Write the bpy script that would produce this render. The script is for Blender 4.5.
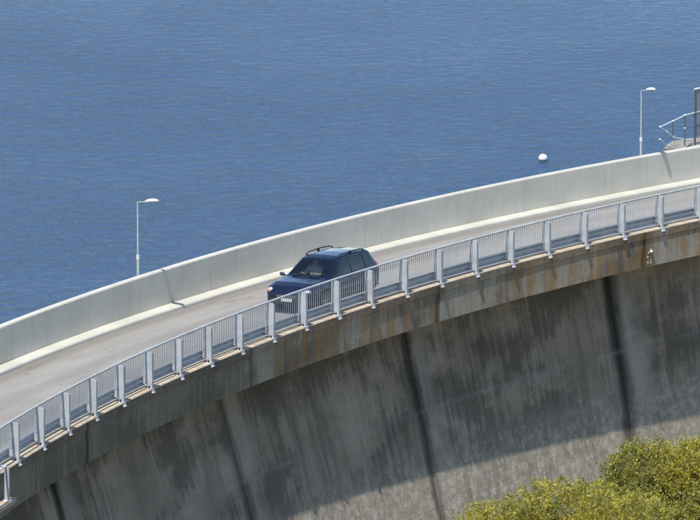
import bpy, bmesh, math, random
import numpy as np
from mathutils import Vector, Matrix

# ------------------------------------------------------------------ scene reset
for o in list(bpy.data.objects):
    bpy.data.objects.remove(o, do_unlink=True)
scene = bpy.context.scene
C = scene.collection

# ------------------------------------------------------------------ camera
H_CAM = 32.785
cam_d = bpy.data.cameras.new("camera")
cam_d.sensor_fit = 'HORIZONTAL'
cam_d.sensor_width = 36.0
cam_d.lens = 36.0 * 6327.2 / 700.0
cam_d.clip_start = 1.0
cam_d.clip_end = 9000.0
cam = bpy.data.objects.new("camera", cam_d)
cam.location = (0, 0, H_CAM)
cam.rotation_euler = (math.radians(90) - 0.1630, 0, 0)
C.objects.link(cam)
scene.camera = cam

# ------------------------------------------------------------------ light
SUN_AZ, SUN_EL = math.radians(68.0), math.radians(61.5)     # direction the light travels, its elevation
LDIR = Vector((math.cos(SUN_AZ) * math.cos(SUN_EL), math.sin(SUN_AZ) * math.cos(SUN_EL), -math.sin(SUN_EL)))
world = bpy.data.worlds.new("World")
scene.world = world
world.use_nodes = True
wn = world.node_tree
wn.nodes.clear()
sky = wn.nodes.new('ShaderNodeTexSky')
sky.sky_type = 'NISHITA'
sky.sun_disc = False
sky.sun_elevation = SUN_EL
sky.sun_rotation = math.atan2(-LDIR.x, -LDIR.y)
sky.altitude = 250.0
sky.air_density = 1.0
sky.dust_density = 0.15
sky.ozone_density = 1.4
bg = wn.nodes.new('ShaderNodeBackground')
bg.inputs['Strength'].default_value = 0.135
wo = wn.nodes.new('ShaderNodeOutputWorld')
wn.links.new(sky.outputs[0], bg.inputs[0])
wn.links.new(bg.outputs[0], wo.inputs[0])

sun_d = bpy.data.lights.new("sun", 'SUN')
sun_d.energy = 4.0
sun_d.angle = math.radians(0.53)
sun_d.color = (1.0, 0.95, 0.87)
sun = bpy.data.objects.new("sun", sun_d)
sun.rotation_euler = LDIR.to_track_quat('-Z', 'Y').to_euler()
sun.location = (0, 0, 80)
C.objects.link(sun)

vs = scene.view_settings
vs.view_transform = 'Standard'
vs.look = 'None'
vs.exposure = 0.22
vs.gamma = 1.0
vs.use_curve_mapping = False

# ------------------------------------------------------------------ geometry of the place
# The crest is an arc about (CX, CY); u is arc length along the downstream edge, r the radius, z height above the post feet.
CX, CY, R, T0, DS = 96.467, 139.310, 108.514, -1.3253, 2.2125
W = 5.502          # downstream edge to parapet
HW = 1.242         # parapet top
WK, HK = 0.449, 0.127   # kerb width, height
ZL = 0.10          # railing plinth top
WATER_Z = -3.0

def tu(u): return T0 + u / R
def PT(r, t, z): return Vector((CX + r * math.sin(t), CY + r * math.cos(t), z))
def PU(dr, u, z): return PT(R + dr, tu(u), z)
def frame(dr, u, z=0.0):
    """local axes at a crest point: x = along the crest (increasing u), y = upstream, z = up"""
    t = tu(u)
    tg = Vector((math.cos(t), -math.sin(t), 0)); out = Vector((math.sin(t), math.cos(t), 0))
    m = Matrix.Identity(4)
    m.col[0] = (*tg, 0); m.col[1] = (*out, 0); m.col[2] = (0, 0, 1, 0)
    m.col[3] = (*PU(dr, u, z), 1)
    return m

# ------------------------------------------------------------------ material helpers
def new_mat(name):
    m = bpy.data.materials.new(name); m.use_nodes = True
    nt = m.node_tree; nt.nodes.clear()
    out = nt.nodes.new('ShaderNodeOutputMaterial')
    b = nt.nodes.new('ShaderNodeBsdfPrincipled')
    nt.links.new(b.outputs[0], out.inputs[0])
    return m, nt, b

class NT:
    """small node-building helper"""
    def __init__(s, nt): s.nt = nt
    def n(s, typ, **kw):
        nd = s.nt.nodes.new(typ)
        for k, v in kw.items(): setattr(nd, k, v)
        return nd
    def put(s, sock, v):
        if isinstance(v, bpy.types.NodeSocket): s.nt.links.new(v, sock)
        else: sock.default_value = v
    def math(s, op, a, b=0.0, c=None, clamp=False):
        nd = s.n('ShaderNodeMath', operation=op); nd.use_clamp = clamp
        s.put(nd.inputs[0], a); s.put(nd.inputs[1], b)
        if c is not None: s.put(nd.inputs[2], c)
        return nd.outputs[0]
    def noise(s, vec, scale=1.0, detail=4.0, rough=0.55, dist=0.0):
        nd = s.n('ShaderNodeTexNoise'); s.put(nd.inputs['Vector'], vec)
        nd.inputs['Scale'].default_value = scale; nd.inputs['Detail'].default_value = detail
        nd.inputs['Roughness'].default_value = rough; nd.inputs['Distortion'].default_value = dist
        return nd.outputs['Fac']
    def ramp(s, fac, lo, hi, a=0.0, b=1.0):
        nd = s.n('ShaderNodeMapRange'); nd.clamp = True; nd.interpolation_type = 'SMOOTHSTEP'
        s.put(nd.inputs[0], fac); nd.inputs[1].default_value = lo; nd.inputs[2].default_value = hi
        nd.inputs[3].default_value = a; nd.inputs[4].default_value = b
        return nd.outputs[0]
    def mix(s, fac, a, b, mode='MIX'):
        nd = s.n('ShaderNodeMix', data_type='RGBA', blend_type=mode)
        s.put(nd.inputs[0], fac); s.put(nd.inputs[6], a); s.put(nd.inputs[7], b)
        return nd.outputs[2]
    def xyz(s, x, y, z=0.0):
        nd = s.n('ShaderNodeCombineXYZ')
        for i, v in enumerate((x, y, z)): s.put(nd.inputs[i], v)
        return nd.outputs[0]
    def uv(s):
        nd = s.n('ShaderNodeUVMap', uv_map='UVMap'); sp = s.n('ShaderNodeSeparateXYZ')
        s.nt.links.new(nd.outputs[0], sp.inputs[0]); return sp.outputs[0], sp.outputs[1]
    def obj(s):
        return s.n('ShaderNodeTexCoord').outputs['Object']
    def pos(s):
        return s.n('ShaderNodeNewGeometry').outputs['Position']
    def rand(s):
        return s.n('ShaderNodeObjectInfo').outputs['Random']
    def bump(s, h, strength, dist, bsdf):
        nd = s.n('ShaderNodeBump'); s.put(nd.inputs['Height'], h)
        nd.inputs['Strength'].default_value = strength; nd.inputs['Distance'].default_value = dist
        s.nt.links.new(nd.outputs[0], bsdf.inputs['Normal'])

def rgb(r, g, b): return (r, g, b, 1.0)

def simple(name, col, rough=0.5, metal=0.0, var=0.12, scale=6.0, bump=0.0, spec=0.5, coat=0.0):
    m, nt, b = new_mat(name); h = NT(nt)
    f = h.noise(h.obj(), scale, 5, 0.6)
    c = h.mix(h.ramp(f, 0.3, 0.7), rgb(*[x * (1 - var) for x in col]), rgb(*[min(1, x * (1 + var)) for x in col]))
    nt.links.new(c, b.inputs['Base Color'])
    b.inputs['Roughness'].default_value = rough; b.inputs['Metallic'].default_value = metal
    b.inputs['Specular IOR Level'].default_value = spec
    b.inputs['Coat Weight'].default_value = coat
    if bump: h.bump(h.noise(h.obj(), scale * 6, 4), bump, 0.01, b)
    return m

JP = 12.42          # spacing of the contraction joints
J0 = 5.93           # arc length of one joint

def concrete_wall(name, fascia):
    """weathered mass concrete: u along the crest, v height, in metres (UV)"""
    m, nt, b = new_mat(name); h = NT(nt)
    u, v = h.uv()
    cloud = h.noise(h.xyz(h.math('MULTIPLY', u, 0.35), h.math('MULTIPLY', v, 0.5), 3.0), 1.0, 6, 0.6)
    fine = h.noise(h.xyz(u, v, 0.0), 5.0, 6, 0.65)
    streak = h.noise(h.xyz(h.math('MULTIPLY', u, 1.7), h.math('MULTIPLY', v, 0.12), 1.0), 1.0, 9, 0.72, 0.25)
    streak2 = h.noise(h.xyz(h.math('MULTIPLY', u, 3.0), h.math('MULTIPLY', v, 0.25), 7.0), 1.0, 8, 0.7, 0.2)
    broad = h.noise(h.xyz(h.math('MULTIPLY', u, 0.11), h.math('MULTIPLY', v, 0.05), 9.0), 1.0, 3, 0.5)
    grain = h.noise(h.xyz(u, v, 40.0), 16.0, 5, 0.7)
    if fascia:
        base = h.mix(h.ramp(cloud, 0.3, 0.7), rgb(0.33, 0.27, 0.20), rgb(0.62, 0.53, 0.41))
    else:
        base = h.mix(h.ramp(cloud, 0.3, 0.72), rgb(0.34, 0.27, 0.19), rgb(0.57, 0.46, 0.34))
    base = h.mix(h.ramp(fine, 0.35, 0.75, 0.0, 0.35), base, rgb(0.36, 0.345, 0.32))
    # black growth running down
    patch = h.math('ADD', h.math('MULTIPLY', h.noise(h.xyz(h.math('MULTIPLY', u, 0.22), h.math('MULTIPLY', v, 0.40), 17.0), 1.0, 8, 0.62, 0.0), 0.62), h.math('MULTIPLY', streak2, 0.38))
    black = h.math('MAXIMUM', h.math('MULTIPLY', h.ramp(streak, 0.44, 0.72), h.ramp(broad, 0.30, 0.62, 0.25, 0.8)), h.ramp(patch, 0.45, 0.56, 0.0, 0.85))
    base = h.mix(h.math('MULTIPLY', black, 0.72 if fascia else 0.80), base, rgb(0.088, 0.074, 0.058))
    # pale lime runs
    pale = h.math('MULTIPLY', h.ramp(streak2, 0.56, 0.74), h.ramp(cloud, 0.38, 0.62))
    base = h.mix(h.math('MULTIPLY', pale, 0.7), base, rgb(0.50, 0.46, 0.39))
    # around the contraction joints: a wet black band on one side, a lime-washed band on the other
    f = h.math('SUBTRACT', u, J0 if fascia else J0 + .4)
    f = h.math('MODULO', h.math('ADD', f, JP * 40.5), JP)
    f = h.math('SUBTRACT', f, JP * 0.5)                              # signed distance to the joint
    wob = h.math('MULTIPLY', h.math('SUBTRACT', h.noise(h.xyz(h.math('MULTIPLY', u, 0.6), h.math('MULTIPLY', v, 0.5), 5.0), 1.0, 4), 0.5), 0.55)
    fj = h.math('ADD', f, wob)
    side = 0.42 if not fascia else 0.22
    d = h.math('ABSOLUTE', h.math('ADD', fj, 0.05))
    jd = h.ramp(d, 0.06, side, 1.0, 0.0)
    jstr = h.ramp(h.noise(h.xyz(h.math('MULTIPLY', u, 0.09), 2.0, 4.0), 1.0, 1), 0.35, 0.6, 0.55, 1.0)
    base = h.mix(h.math('MULTIPLY', h.math('MULTIPLY', jd, jstr), 0.9), base, rgb(0.03, 0.03, 0.03))
    pl = h.math('MULTIPLY', h.ramp(fj, 0.30, 0.50), h.ramp(fj, 0.75, 1.5, 1.0, 0.0))
    base = h.mix(h.math('MULTIPLY', h.math('MULTIPLY', pl, h.ramp(streak2, 0.3, 0.62)), 0.7), base, rgb(0.48, 0.43, 0.36))
    # the wettest joint, by the drain outlet: a broad black run with lime beside it
    uw = h.math('ADD', u, h.math('MULTIPLY', wob, 0.8))
    uj = J0 + 3 * JP + (0.0 if fascia else 0.4)
    wet = h.math('MULTIPLY', h.ramp(h.math('ABSOLUTE', h.math('SUBTRACT', uw, uj + .05)), 0.25, 0.62, 1.0, 0.0), h.ramp(streak2, 0.25, 0.55, 1.0, 0.55))
    base = h.mix(h.math('MULTIPLY', wet, 0.85), base, rgb(0.035, 0.032, 0.03))
    lime = h.math('MULTIPLY', h.math('MULTIPLY', h.ramp(uw, uj + .6, uj + .8), h.ramp(uw, uj + 1.2, uj + 2.0, 1.0, 0.0)), h.ramp(streak2, 0.36, 0.6))
    base = h.mix(h.math('MULTIPLY', lime, 0.55), base, rgb(0.56, 0.51, 0.43))
    if fascia:
        # rust and tannin runs below the railing
        zn = h.math('MULTIPLY', h.math('SUBTRACT', h.noise(h.xyz(h.math('MULTIPLY', u, 0.5), 0.0, 11.0), 1.0, 3), 0.5), 5.0)
        zu = h.math('ADD', u, zn)
        z1 = h.math('MULTIPLY', h.ramp(zu, 18.0, 21.0), h.ramp(zu, 29.5, 31.5, 1.0, 0.0))
        z2 = h.math('MULTIPLY', h.ramp(zu, 33.5, 36.0), h.ramp(zu, 52.0, 56.0, 1.0, 0.0))
        zone = h.math('MAXIMUM', h.math('MAXIMUM', z1, z2), 0.12)
        lft = h.ramp(zu, 14.0, 19.0, 0.5, 0.0)  # left end darker: the fascia's shade there put into the colour
        base = h.mix(h.math('MULTIPLY', lft, h.ramp(cloud, 0.3, 0.6, 0.55, 1.0)), base, rgb(0.135, 0.12, 0.10))
        rust = h.math('MULTIPLY', h.ramp(h.noise(h.xyz(h.math('MULTIPLY', u, 2.2), h.math('MULTIPLY', v, 0.45), 13.0), 1.0, 8, 0.65), 0.40, 0.62), zone)
        base = h.mix(h.math('MULTIPLY', rust, 0.72), base, rgb(0.44, 0.25, 0.095))
        cap = h.ramp(v, -0.22, -0.12)
        base = h.mix(h.math('MULTIPLY', cap, h.ramp(fine, 0.3, 0.6, 0.15, 0.4)), base, rgb(0.16, 0.12, 0.085))
        # upward faces: pale buff
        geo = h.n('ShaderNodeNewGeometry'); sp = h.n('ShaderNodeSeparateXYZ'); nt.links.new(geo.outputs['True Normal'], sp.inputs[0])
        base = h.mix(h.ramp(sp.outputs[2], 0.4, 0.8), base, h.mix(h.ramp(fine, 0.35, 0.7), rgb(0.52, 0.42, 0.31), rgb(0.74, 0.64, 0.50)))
    else:
        # lift joint: thin lime line, pale low concrete with sunlit brightness painted in
        low = h.ramp(h.math('ADD', v, h.math('MULTIPLY', cloud, 1.6)), -5.6, -3.9, 1.0, 0.0)
        low = h.math('MULTIPLY', low, h.math('SUBTRACT', 1.0, h.math('MULTIPLY', h.math('MAXIMUM', wet, jd), 0.8)))
        lowc = h.mix(h.ramp(h.noise(h.xyz(u, v, 21.0), 3.0, 6, 0.7), 0.4, 0.68), rgb(0.42, 0.37, 0.29), rgb(0.74, 0.67, 0.54))
        base = h.mix(h.math('MULTIPLY', low, h.ramp(streak, 0.35, 0.62, 0.92, 0.5)), base, lowc)
        spk = h.ramp(h.noise(h.xyz(h.math('MULTIPLY', u, 6.0), h.math('MULTIPLY', v, 2.6), 30.0), 1.0, 3, 0.6), 0.60, 0.70)
        base = h.mix(h.math('MULTIPLY', h.math('MULTIPLY', spk, low), 0.85), base, rgb(0.74, 0.69, 0.56))
        ll = h.math('ABSOLUTE', h.math('ADD', h.math('ADD', v, 4.10), h.math('MULTIPLY', wob, 0.25)))
        llm = h.math('MULTIPLY', h.ramp(ll, 0.0, 0.13, 1.0, 0.0), h.ramp(cloud, 0.35, 0.6))
        base = h.mix(h.math('MULTIPLY', llm, 0.35), base, rgb(0.42, 0.40, 0.37))
    base = h.mix(h.ramp(grain, 0.3, 0.7, 0.55, 0.0), base, h.mix(1.0, base, rgb(0.55, 0.54, 0.52), 'MULTIPLY'))
    base = h.mix(h.ramp(grain, 0.56, 0.72, 0.0, 0.3), base, rgb(0.50, 0.46, 0.38))
    nt.links.new(base, b.inputs['Base Color'])
    b.inputs['Roughness'].default_value = 0.92
    b.inputs['Specular IOR Level'].default_value = 0.25
    board = h.noise(h.xyz(h.math('MULTIPLY', u, 0.7), h.math('MULTIPLY', v, 9.0), 2.0), 1.0, 2)
    h.bump(h.math('ADD', fine, h.math('MULTIPLY', board, 0.25)), 0.3 if fascia else 0.45, 0.02 if fascia else 0.04, b)
    return m

def painted_concrete(name, a, c, kind):
    m, nt, b = new_mat(name); h = NT(nt)
    u, v = h.uv()
    cl = h.noise(h.xyz(h.math('MULTIPLY', u, 0.6), h.math('MULTIPLY', v, 1.2), 1.0), 1.0, 6, 0.6)
    st = h.noise(h.xyz(h.math('MULTIPLY', u, 6.0), h.math('MULTIPLY', v, 0.5), 4.0), 1.0, 4, 0.6)
    col = h.mix(h.ramp(cl, 0.3, 0.7), rgb(*a), rgb(*c))
    col = h.mix(h.ramp(st, 0.50, 0.75, 0.0, 0.35), col, rgb(a[0] * .72, a[1] * .72, a[2] * .68))
    if kind == 'parapet':
        col = h.mix(h.math('MULTIPLY', h.ramp(h.rand(), 0.0, 1.0), 0.10), col, rgb(a[0] * .8, a[1] * .8, a[2] * .78))
        gr = h.ramp(h.math('ADD', v, h.math('MULTIPLY', cl, 0.25)), 0.22, 0.40, 0.28, 0.0)
        col = h.mix(gr, col, rgb(0.42, 0.39, 0.33))
    nt.links.new(col, b.inputs['Base Color'])
    b.inputs['Roughness'].default_value = 0.8
    b.inputs['Specular IOR Level'].default_value = 0.3
    h.bump(h.noise(h.xyz(u, v, 2.0), 14.0, 5, 0.6), 0.25, 0.02, b)
    return m

def road_material():
    m, nt, b = new_mat("bleached_road_seal"); h = NT(nt)
    u, v = h.uv()                                   # v = metres from the downstream edge
    cl = h.noise(h.xyz(h.math('MULTIPLY', u, 0.22), h.math('MULTIPLY', v, 0.9), 1.0), 1.0, 6, 0.62)
    fi = h.noise(h.xyz(u, v, 0.0), 22.0, 5, 0.7)
    col = h.mix(h.ramp(cl, 0.3, 0.7), rgb(0.285, 0.268, 0.24), rgb(0.365, 0.345, 0.312))
    # two polished wheel paths
    wp = h.math('ABSOLUTE', h.math('SUBTRACT', h.math('ABSOLUTE', h.math('SUBTRACT', v, 2.5)), 0.8))
    col = h.mix(h.ramp(wp, 0.10, 0.45, 0.5, 0.0), col, rgb(0.245, 0.23, 0.21))
    # tar repairs and stains
    pt = h.noise(h.xyz(h.math('MULTIPLY', u, 0.35), h.math('MULTIPLY', v, 2.0), 8.0), 1.0, 4, 0.65, 0.4)
    col = h.mix(h.ramp(pt, 0.60, 0.68, 0.0, 0.55), col, rgb(0.17, 0.145, 0.115))
    ed = h.ramp(h.math('ADD', v, h.math('MULTIPLY', cl, 0.4)), 4.65, 5.05, 0.0, 0.55)
    col = h.mix(ed, col, rgb(0.17, 0.15, 0.125))
    col = h.mix(h.ramp(fi, 0.45, 0.7, 0.0, 0.45), col, rgb(0.44, 0.42, 0.38))
    col = h.mix(h.ramp(fi, 0.30, 0.45, 0.4, 0.0), col, rgb(0.12, 0.11, 0.10))
    nt.links.new(col, b.inputs['Base Color'])
    b.inputs['Roughness'].default_value = 0.9
    b.inputs['Specular IOR Level'].default_value = 0.25
    h.bump(fi, 0.5, 0.02, b)
    return m

def galvanised(name, col=(0.53, 0.565, 0.59), metal=0.08, rough=0.5):
    m, nt, b = new_mat(name); h = NT(nt)
    f = h.noise(h.pos(), 3.0, 5, 0.6); g = h.noise(h.pos(), 40.0, 3, 0.6)
    c = h.mix(h.ramp(f, 0.3, 0.7), rgb(*[x * .86 for x in col]), rgb(*[x * 1.1 for x in col]))
    c = h.mix(h.ramp(g, 0.5, 0.75, 0, 0.25), c, rgb(*[x * .7 for x in col]))
    rs = h.noise(h.pos(), 7.0, 6, 0.7)
    c = h.mix(h.ramp(rs, 0.66, 0.74, 0, 0.6), c, rgb(0.20, 0.11, 0.06))
    nt.links.new(c, b.inputs['Base Color'])
    b.inputs['Metallic'].default_value = metal
    b.inputs['Roughness'].default_value = rough
    return m

def water_material():
    m, nt, b = new_mat("lake_water"); h = NT(nt)
    p = h.pos()
    mp = h.n('ShaderNodeMapping'); nt.links.new(p, mp.inputs[0]); mp.inputs['Rotation'].default_value = (0, 0, math.radians(-18)); mp.inputs['Scale'].default_value = (1.0, 0.75, 1.0)
    q = mp.outputs[0]
    w1 = h.noise(q, 0.55, 3, 0.55, 0.5)
    w2 = h.noise(q, 1.9, 4, 0.62, 0.6)
    w3 = h.noise(q, 6.0, 3, 0.6)
    hgt = h.math('ADD', h.math('ADD', h.math('MULTIPLY', w1, 0.30), h.math('MULTIPLY', w2, 0.36)), h.math('MULTIPLY', w3, 0.09))
    # cat's paws, and a calmer lee towards the far right-hand shore
    sp = h.n('ShaderNodeSeparateXYZ'); nt.links.new(p, sp.inputs[0])
    lee = h.ramp(h.math('ADD', h.math('MULTIPLY', sp.outputs[0], 0.9), sp.outputs[1]), 225.0, 305.0, 1.15, 0.5)
    paw = h.math('MULTIPLY', h.ramp(h.noise(p, 0.06, 4, 0.6, 0.6), 0.3, 0.7, 0.78, 1.2), lee)
    b.inputs['Base Color'].default_value = rgb(0.038, 0.099, 0.225)
    b.inputs['Roughness'].default_value = 0.1
    b.inputs['Specular IOR Level'].default_value = 0.4
    b.inputs['IOR'].default_value = 1.333
    nd = h.n('ShaderNodeBump'); nt.links.new(h.math('MULTIPLY', hgt, paw), nd.inputs['Height'])
    nd.inputs['Strength'].default_value = 1.0; nd.inputs['Distance'].default_value = 1.0
    nt.links.new(nd.outputs[0], b.inputs['Normal'])
    return m

def ground_material():
    m, nt, b = new_mat("dry_grass_slope"); h = NT(nt)
    p = h.pos()
    a = h.noise(p, 0.08, 6, 0.6); f = h.noise(p, 1.6, 6, 0.7)
    c = h.mix(h.ramp(a, 0.35, 0.65), rgb(0.16, 0.13, 0.06), rgb(0.07, 0.085, 0.03))
    c = h.mix(h.ramp(f, 0.4, 0.7, 0, 0.5), c, rgb(0.24, 0.20, 0.11))
    sp = h.n('ShaderNodeSeparateXYZ'); nt.links.new(p, sp.inputs[0])
    wood = h.mix(h.ramp(h.noise(p, 0.05, 6, 0.7), 0.35, 0.65), rgb(0.022, 0.034, 0.026), rgb(0.05, 0.066, 0.04))
    c = h.mix(h.ramp(sp.outputs[1], 380.0, 460.0), c, wood)            # unseen wooded far shore, added to darken what the water mirrors
    nt.links.new(c, b.inputs['Base Color']); b.inputs['Roughness'].default_value = 0.95
    h.bump(f, 0.8, 0.4, b)
    return m

def leaf_material(name):
    m, nt, b = new_mat(name); h = NT(nt)
    at = h.n('ShaderNodeVertexColor', layer_name='tint')
    b.inputs['Roughness'].default_value = 0.48
    nt.links.new(at.outputs[0], b.inputs['Base Color'])
    tr = h.n('ShaderNodeBsdfTranslucent')
    nt.links.new(h.mix(1.0, at.outputs[0], rgb(1.0, 1.0, 0.45), 'MULTIPLY'), tr.inputs['Color'])
    mx = h.n('ShaderNodeMixShader'); mx.inputs[0].default_value = 0.45
    out = [n for n in nt.nodes if n.type == 'OUTPUT_MATERIAL'][0]
    nt.links.new(b.outputs[0], mx.inputs[1]); nt.links.new(tr.outputs[0], mx.inputs[2]); nt.links.new(mx.outputs[0], out.inputs[0])
    return m

def glass_material(name, tint=(0.20, 0.26, 0.24), dens=0.55):
    m, nt, b = new_mat(name); h = NT(nt)
    out = [n for n in nt.nodes if n.type == 'OUTPUT_MATERIAL'][0]
    tr = h.n('ShaderNodeBsdfTransparent'); tr.inputs[0].default_value = rgb(*[x * (1 - dens) + 0.02 for x in (0.85, 0.95, 0.92)])
    b.inputs['Base Color'].default_value = rgb(0.012, 0.016, 0.016); b.inputs['Roughness'].default_value = 0.04
    b.inputs['Coat Weight'].default_value = 0.3
    fr = h.n('ShaderNodeFresnel'); fr.inputs[0].default_value = 1.85
    gl = h.n('ShaderNodeBsdfGlossy'); gl.inputs['Roughness'].default_value = 0.03; gl.inputs['Color'].default_value = rgb(0.9, 0.97, 0.95)
    mx = h.n('ShaderNodeMixShader')
    nt.links.new(fr.outputs[0], mx.inputs[0]); nt.links.new(tr.outputs[0], mx.inputs[1]); nt.links.new(gl.outputs[0], mx.inputs[2])
    nt.links.new(mx.outputs[0], out.inputs[0])
    return m

M = {}
M['face'] = concrete_wall("weathered_dam_concrete", False)
M['fascia'] = concrete_wall("stained_crest_concrete", True)
M['parapet'] = painted_concrete("off_white_parapet", (0.585, 0.565, 0.49), (0.665, 0.642, 0.56), 'parapet')
M['kerb'] = painted_concrete("cream_kerb", (0.56, 0.54, 0.46), (0.67, 0.645, 0.56), 'kerb')
M['slab'] = simple("grey_concrete", (0.27, 0.26, 0.24), 0.9, 0, 0.2, 2.0, 0.3)
M['ledge'] = simple("buff_ledge_concrete", (0.48, 0.40, 0.31), 0.9, 0, 0.2, 3.0, 0.3)
M['road'] = road_material()
M['galv'] = galvanised("galvanised_steel")
M['galv_bright'] = galvanised("bright_zinc_foot", (0.80, 0.82, 0.84), 0.0, 0.45)
M['beam'] = galvanised("weathered_beam_steel", (0.52, 0.56, 0.60), 0.05, 0.5)
M['bolt'] = simple("dark_bolt_steel", (0.05, 0.05, 0.055), 0.6, 0.5)
M['pole'] = simple("pale_painted_pole", (0.52, 0.56, 0.54), 0.5, 0.1, 0.08)
M['lampwhite'] = simple("white_luminaire_shell", (0.80, 0.81, 0.78), 0.4, 0, 0.04)
M['lens'] = simple("frosted_lens", (0.45, 0.46, 0.44), 0.2, 0, 0.05)
M['pipe'] = simple("white_pipe_rail", (0.74, 0.75, 0.74), 0.4, 0, 0.06)
M['darkpost'] = simple("dark_steel_post", (0.15, 0.165, 0.19), 0.5, 0.3)
M['screen'] = galvanised("dull_screen_steel", (0.30, 0.32, 0.35), 0.2, 0.6)
M['water'] = water_material()
M['ground'] = ground_material()
M['buoy'] = simple("white_buoy_plastic", (0.86, 0.86, 0.83), 0.35, 0, 0.05)
M['rustring'] = simple("waterline_stain", (0.20, 0.13, 0.10), 0.7, 0, 0.2)
M['bark'] = simple("grey_brown_bark", (0.20, 0.16, 0.12), 0.9, 0, 0.35, 5.0, 0.8)
M['leaf'] = leaf_material("gum_leaf")
M['paint'] = simple("dark_blue_car_paint", (0.004, 0.009, 0.034), 0.2, 0.2, 0.05, 2.0, 0, 0.6, 1.0)
M['black'] = simple("black_trim", (0.018, 0.018, 0.02), 0.55, 0, 0.1)
M['rubber'] = simple("tyre_rubber", (0.022, 0.022, 0.023), 0.85, 0, 0.2, 10, 0.3)
M['alloy'] = simple("alloy_rim", (0.55, 0.56, 0.58), 0.3, 0.85, 0.05)
M['glass'] = glass_material("tinted_window_glass", dens=0.5)
M['wglass'] = glass_material("windscreen_glass", dens=0.08)
M['headlamp'] = simple("clear_headlamp", (0.72, 0.74, 0.78), 0.06, 0.3, 0.03, 4, 0, 0.9, 1.0)  # pale base stands in for the sun's glint on the lamp
M['taillamp'] = simple("red_tail_lamp", (0.35, 0.012, 0.01), 0.15, 0, 0.05, 4, 0, 0.6, 1.0)
M['amber'] = simple("amber_indicator", (0.65, 0.22, 0.03), 0.15, 0, 0.05, 4, 0, 0.6, 1.0)
M['chrome'] = simple("chrome_trim", (0.72, 0.73, 0.75), 0.15, 1.0, 0.03)
M['plate'] = simple("number_plate", (0.72, 0.72, 0.66), 0.5, 0, 0.03)
M['mirror'] = simple("mirror_shell", (0.02, 0.035, 0.10), 0.2, 0.2, 0.03, 4, 0, 0.8, 1.0)
M['seat'] = simple("grey_seat_cloth", (0.20, 0.20, 0.20), 0.9, 0, 0.15, 20)
M['skin'] = simple("skin", (0.55, 0.34, 0.24), 0.55, 0, 0.06)
M['shirt'] = simple("pale_shirt", (0.62, 0.64, 0.66), 0.85, 0, 0.06)
M['hair'] = simple("brown_hair", (0.06, 0.04, 0.025), 0.7, 0, 0.2, 30)

# ------------------------------------------------------------------ mesh helpers
def link(o, parent=None):
    C.objects.link(o)
    if parent is not None: o.parent = parent
    return o

def obj_from(name, verts, faces, mat, parent=None, uvs=None, smooth=False, mw=None):
    me = bpy.data.meshes.new(name)
    me.from_pydata([tuple(v) for v in verts], [], faces)
    if uvs is not None:
        ul = me.uv_layers.new(name='UVMap')
        for lp in me.loops: ul.data[lp.index].uv = uvs[lp.vertex_index]
    if mat is not None: me.materials.append(mat)
    bm = bmesh.new(); bm.from_mesh(me); bmesh.ops.recalc_face_normals(bm, faces=bm.faces); bm.to_mesh(me); bm.free()
    if smooth:
        for p in me.polygons: p.use_smooth = True
    me.update()
    o = bpy.data.objects.new(name, me)
    if mw is not None: o.matrix_basis = mw
    return link(o, parent)

def bm_obj(name, bm, mat, parent=None, smooth=False, angle=None):
    bmesh.ops.recalc_face_normals(bm, faces=bm.faces)
    me = bpy.data.meshes.new(name); bm.to_mesh(me); bm.free()
    if mat is not None: me.materials.append(mat)
    if smooth:
        for p in me.polygons: p.use_smooth = True
        if angle is not None: me.set_sharp_from_angle(angle=math.radians(angle))
    o = bpy.data.objects.new(name, me)
    return link(o, parent)

def share(name, me, parent, mw):
    o = bpy.data.objects.new(name, me); o.matrix_basis = mw
    return link(o, parent)

def add_box(bm, x0, x1, y0, y1, z0, z1, m=None, bevel=0.0):
    r = bmesh.ops.create_cube(bm, size=1.0)
    for v in r['verts']:
        v.co = Vector((x0 + (v.co.x + .5) * (x1 - x0), y0 + (v.co.y + .5) * (y1 - y0), z0 + (v.co.z + .5) * (z1 - z0)))
    vs_ = r['verts']
    if bevel:
        es = list({e for v in vs_ for e in v.link_edges})
        rr = bmesh.ops.bevel(bm, geom=es, offset=bevel, segments=2, affect='EDGES')
        vs_ = list({v for f in rr['faces'] for v in f.verts} | {v for v in vs_ if v.is_valid})
    if m is not None:
        for v in vs_: v.co = m @ v.co
    return vs_

def add_tube(bm, pts, rad, seg=8, caps=True):
    """round tube through points; rad a number or a list"""
    pts = [Vector(p) for p in pts]; n = len(pts)
    rads = rad if isinstance(rad, (list, tuple)) else [rad] * n
    rings = []
    up = None
    for i, p in enumerate(pts):
        d = (pts[min(i + 1, n - 1)] - pts[max(i - 1, 0)]).normalized()
        if up is None: up = Vector((0, 0, 1)) if abs(d.z) < .9 else Vector((1, 0, 0))
        a = d.cross(up).normalized(); bb = a.cross(d).normalized(); up = bb
        rings.append([bm.verts.new(p + (a * math.cos(k * 2 * math.pi / seg) + bb * math.sin(k * 2 * math.pi / seg)) * rads[i]) for k in range(seg)])
    for r0, r1 in zip(rings, rings[1:]):
        for k in range(seg): bm.faces.new((r0[k], r0[(k + 1) % seg], r1[(k + 1) % seg], r1[k]))
    if caps:
        bm.faces.new(rings[0][::-1]); bm.faces.new(rings[-1])

def add_ball(bm, c, r, u=10, v=7, sc=(1, 1, 1)):
    rr = bmesh.ops.create_uvsphere(bm, u_segments=u, v_segments=v, radius=r)
    for q in rr['verts']: q.co = Vector((q.co.x * sc[0], q.co.y * sc[1], q.co.z * sc[2])) + Vector(c)

def thing(name, label, cat, loc=(0, 0, 0), group=None):
    o = bpy.data.objects.new(name, None); o.empty_display_size = 0.3
    o.location = loc; link(o)
    o['label'] = label; o['category'] = cat
    if group: o['group'] = group
    return o

def tag(o, label, cat, group=None):
    o['label'] = label; o['category'] = cat
    if group: o['group'] = group
    return o

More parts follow.
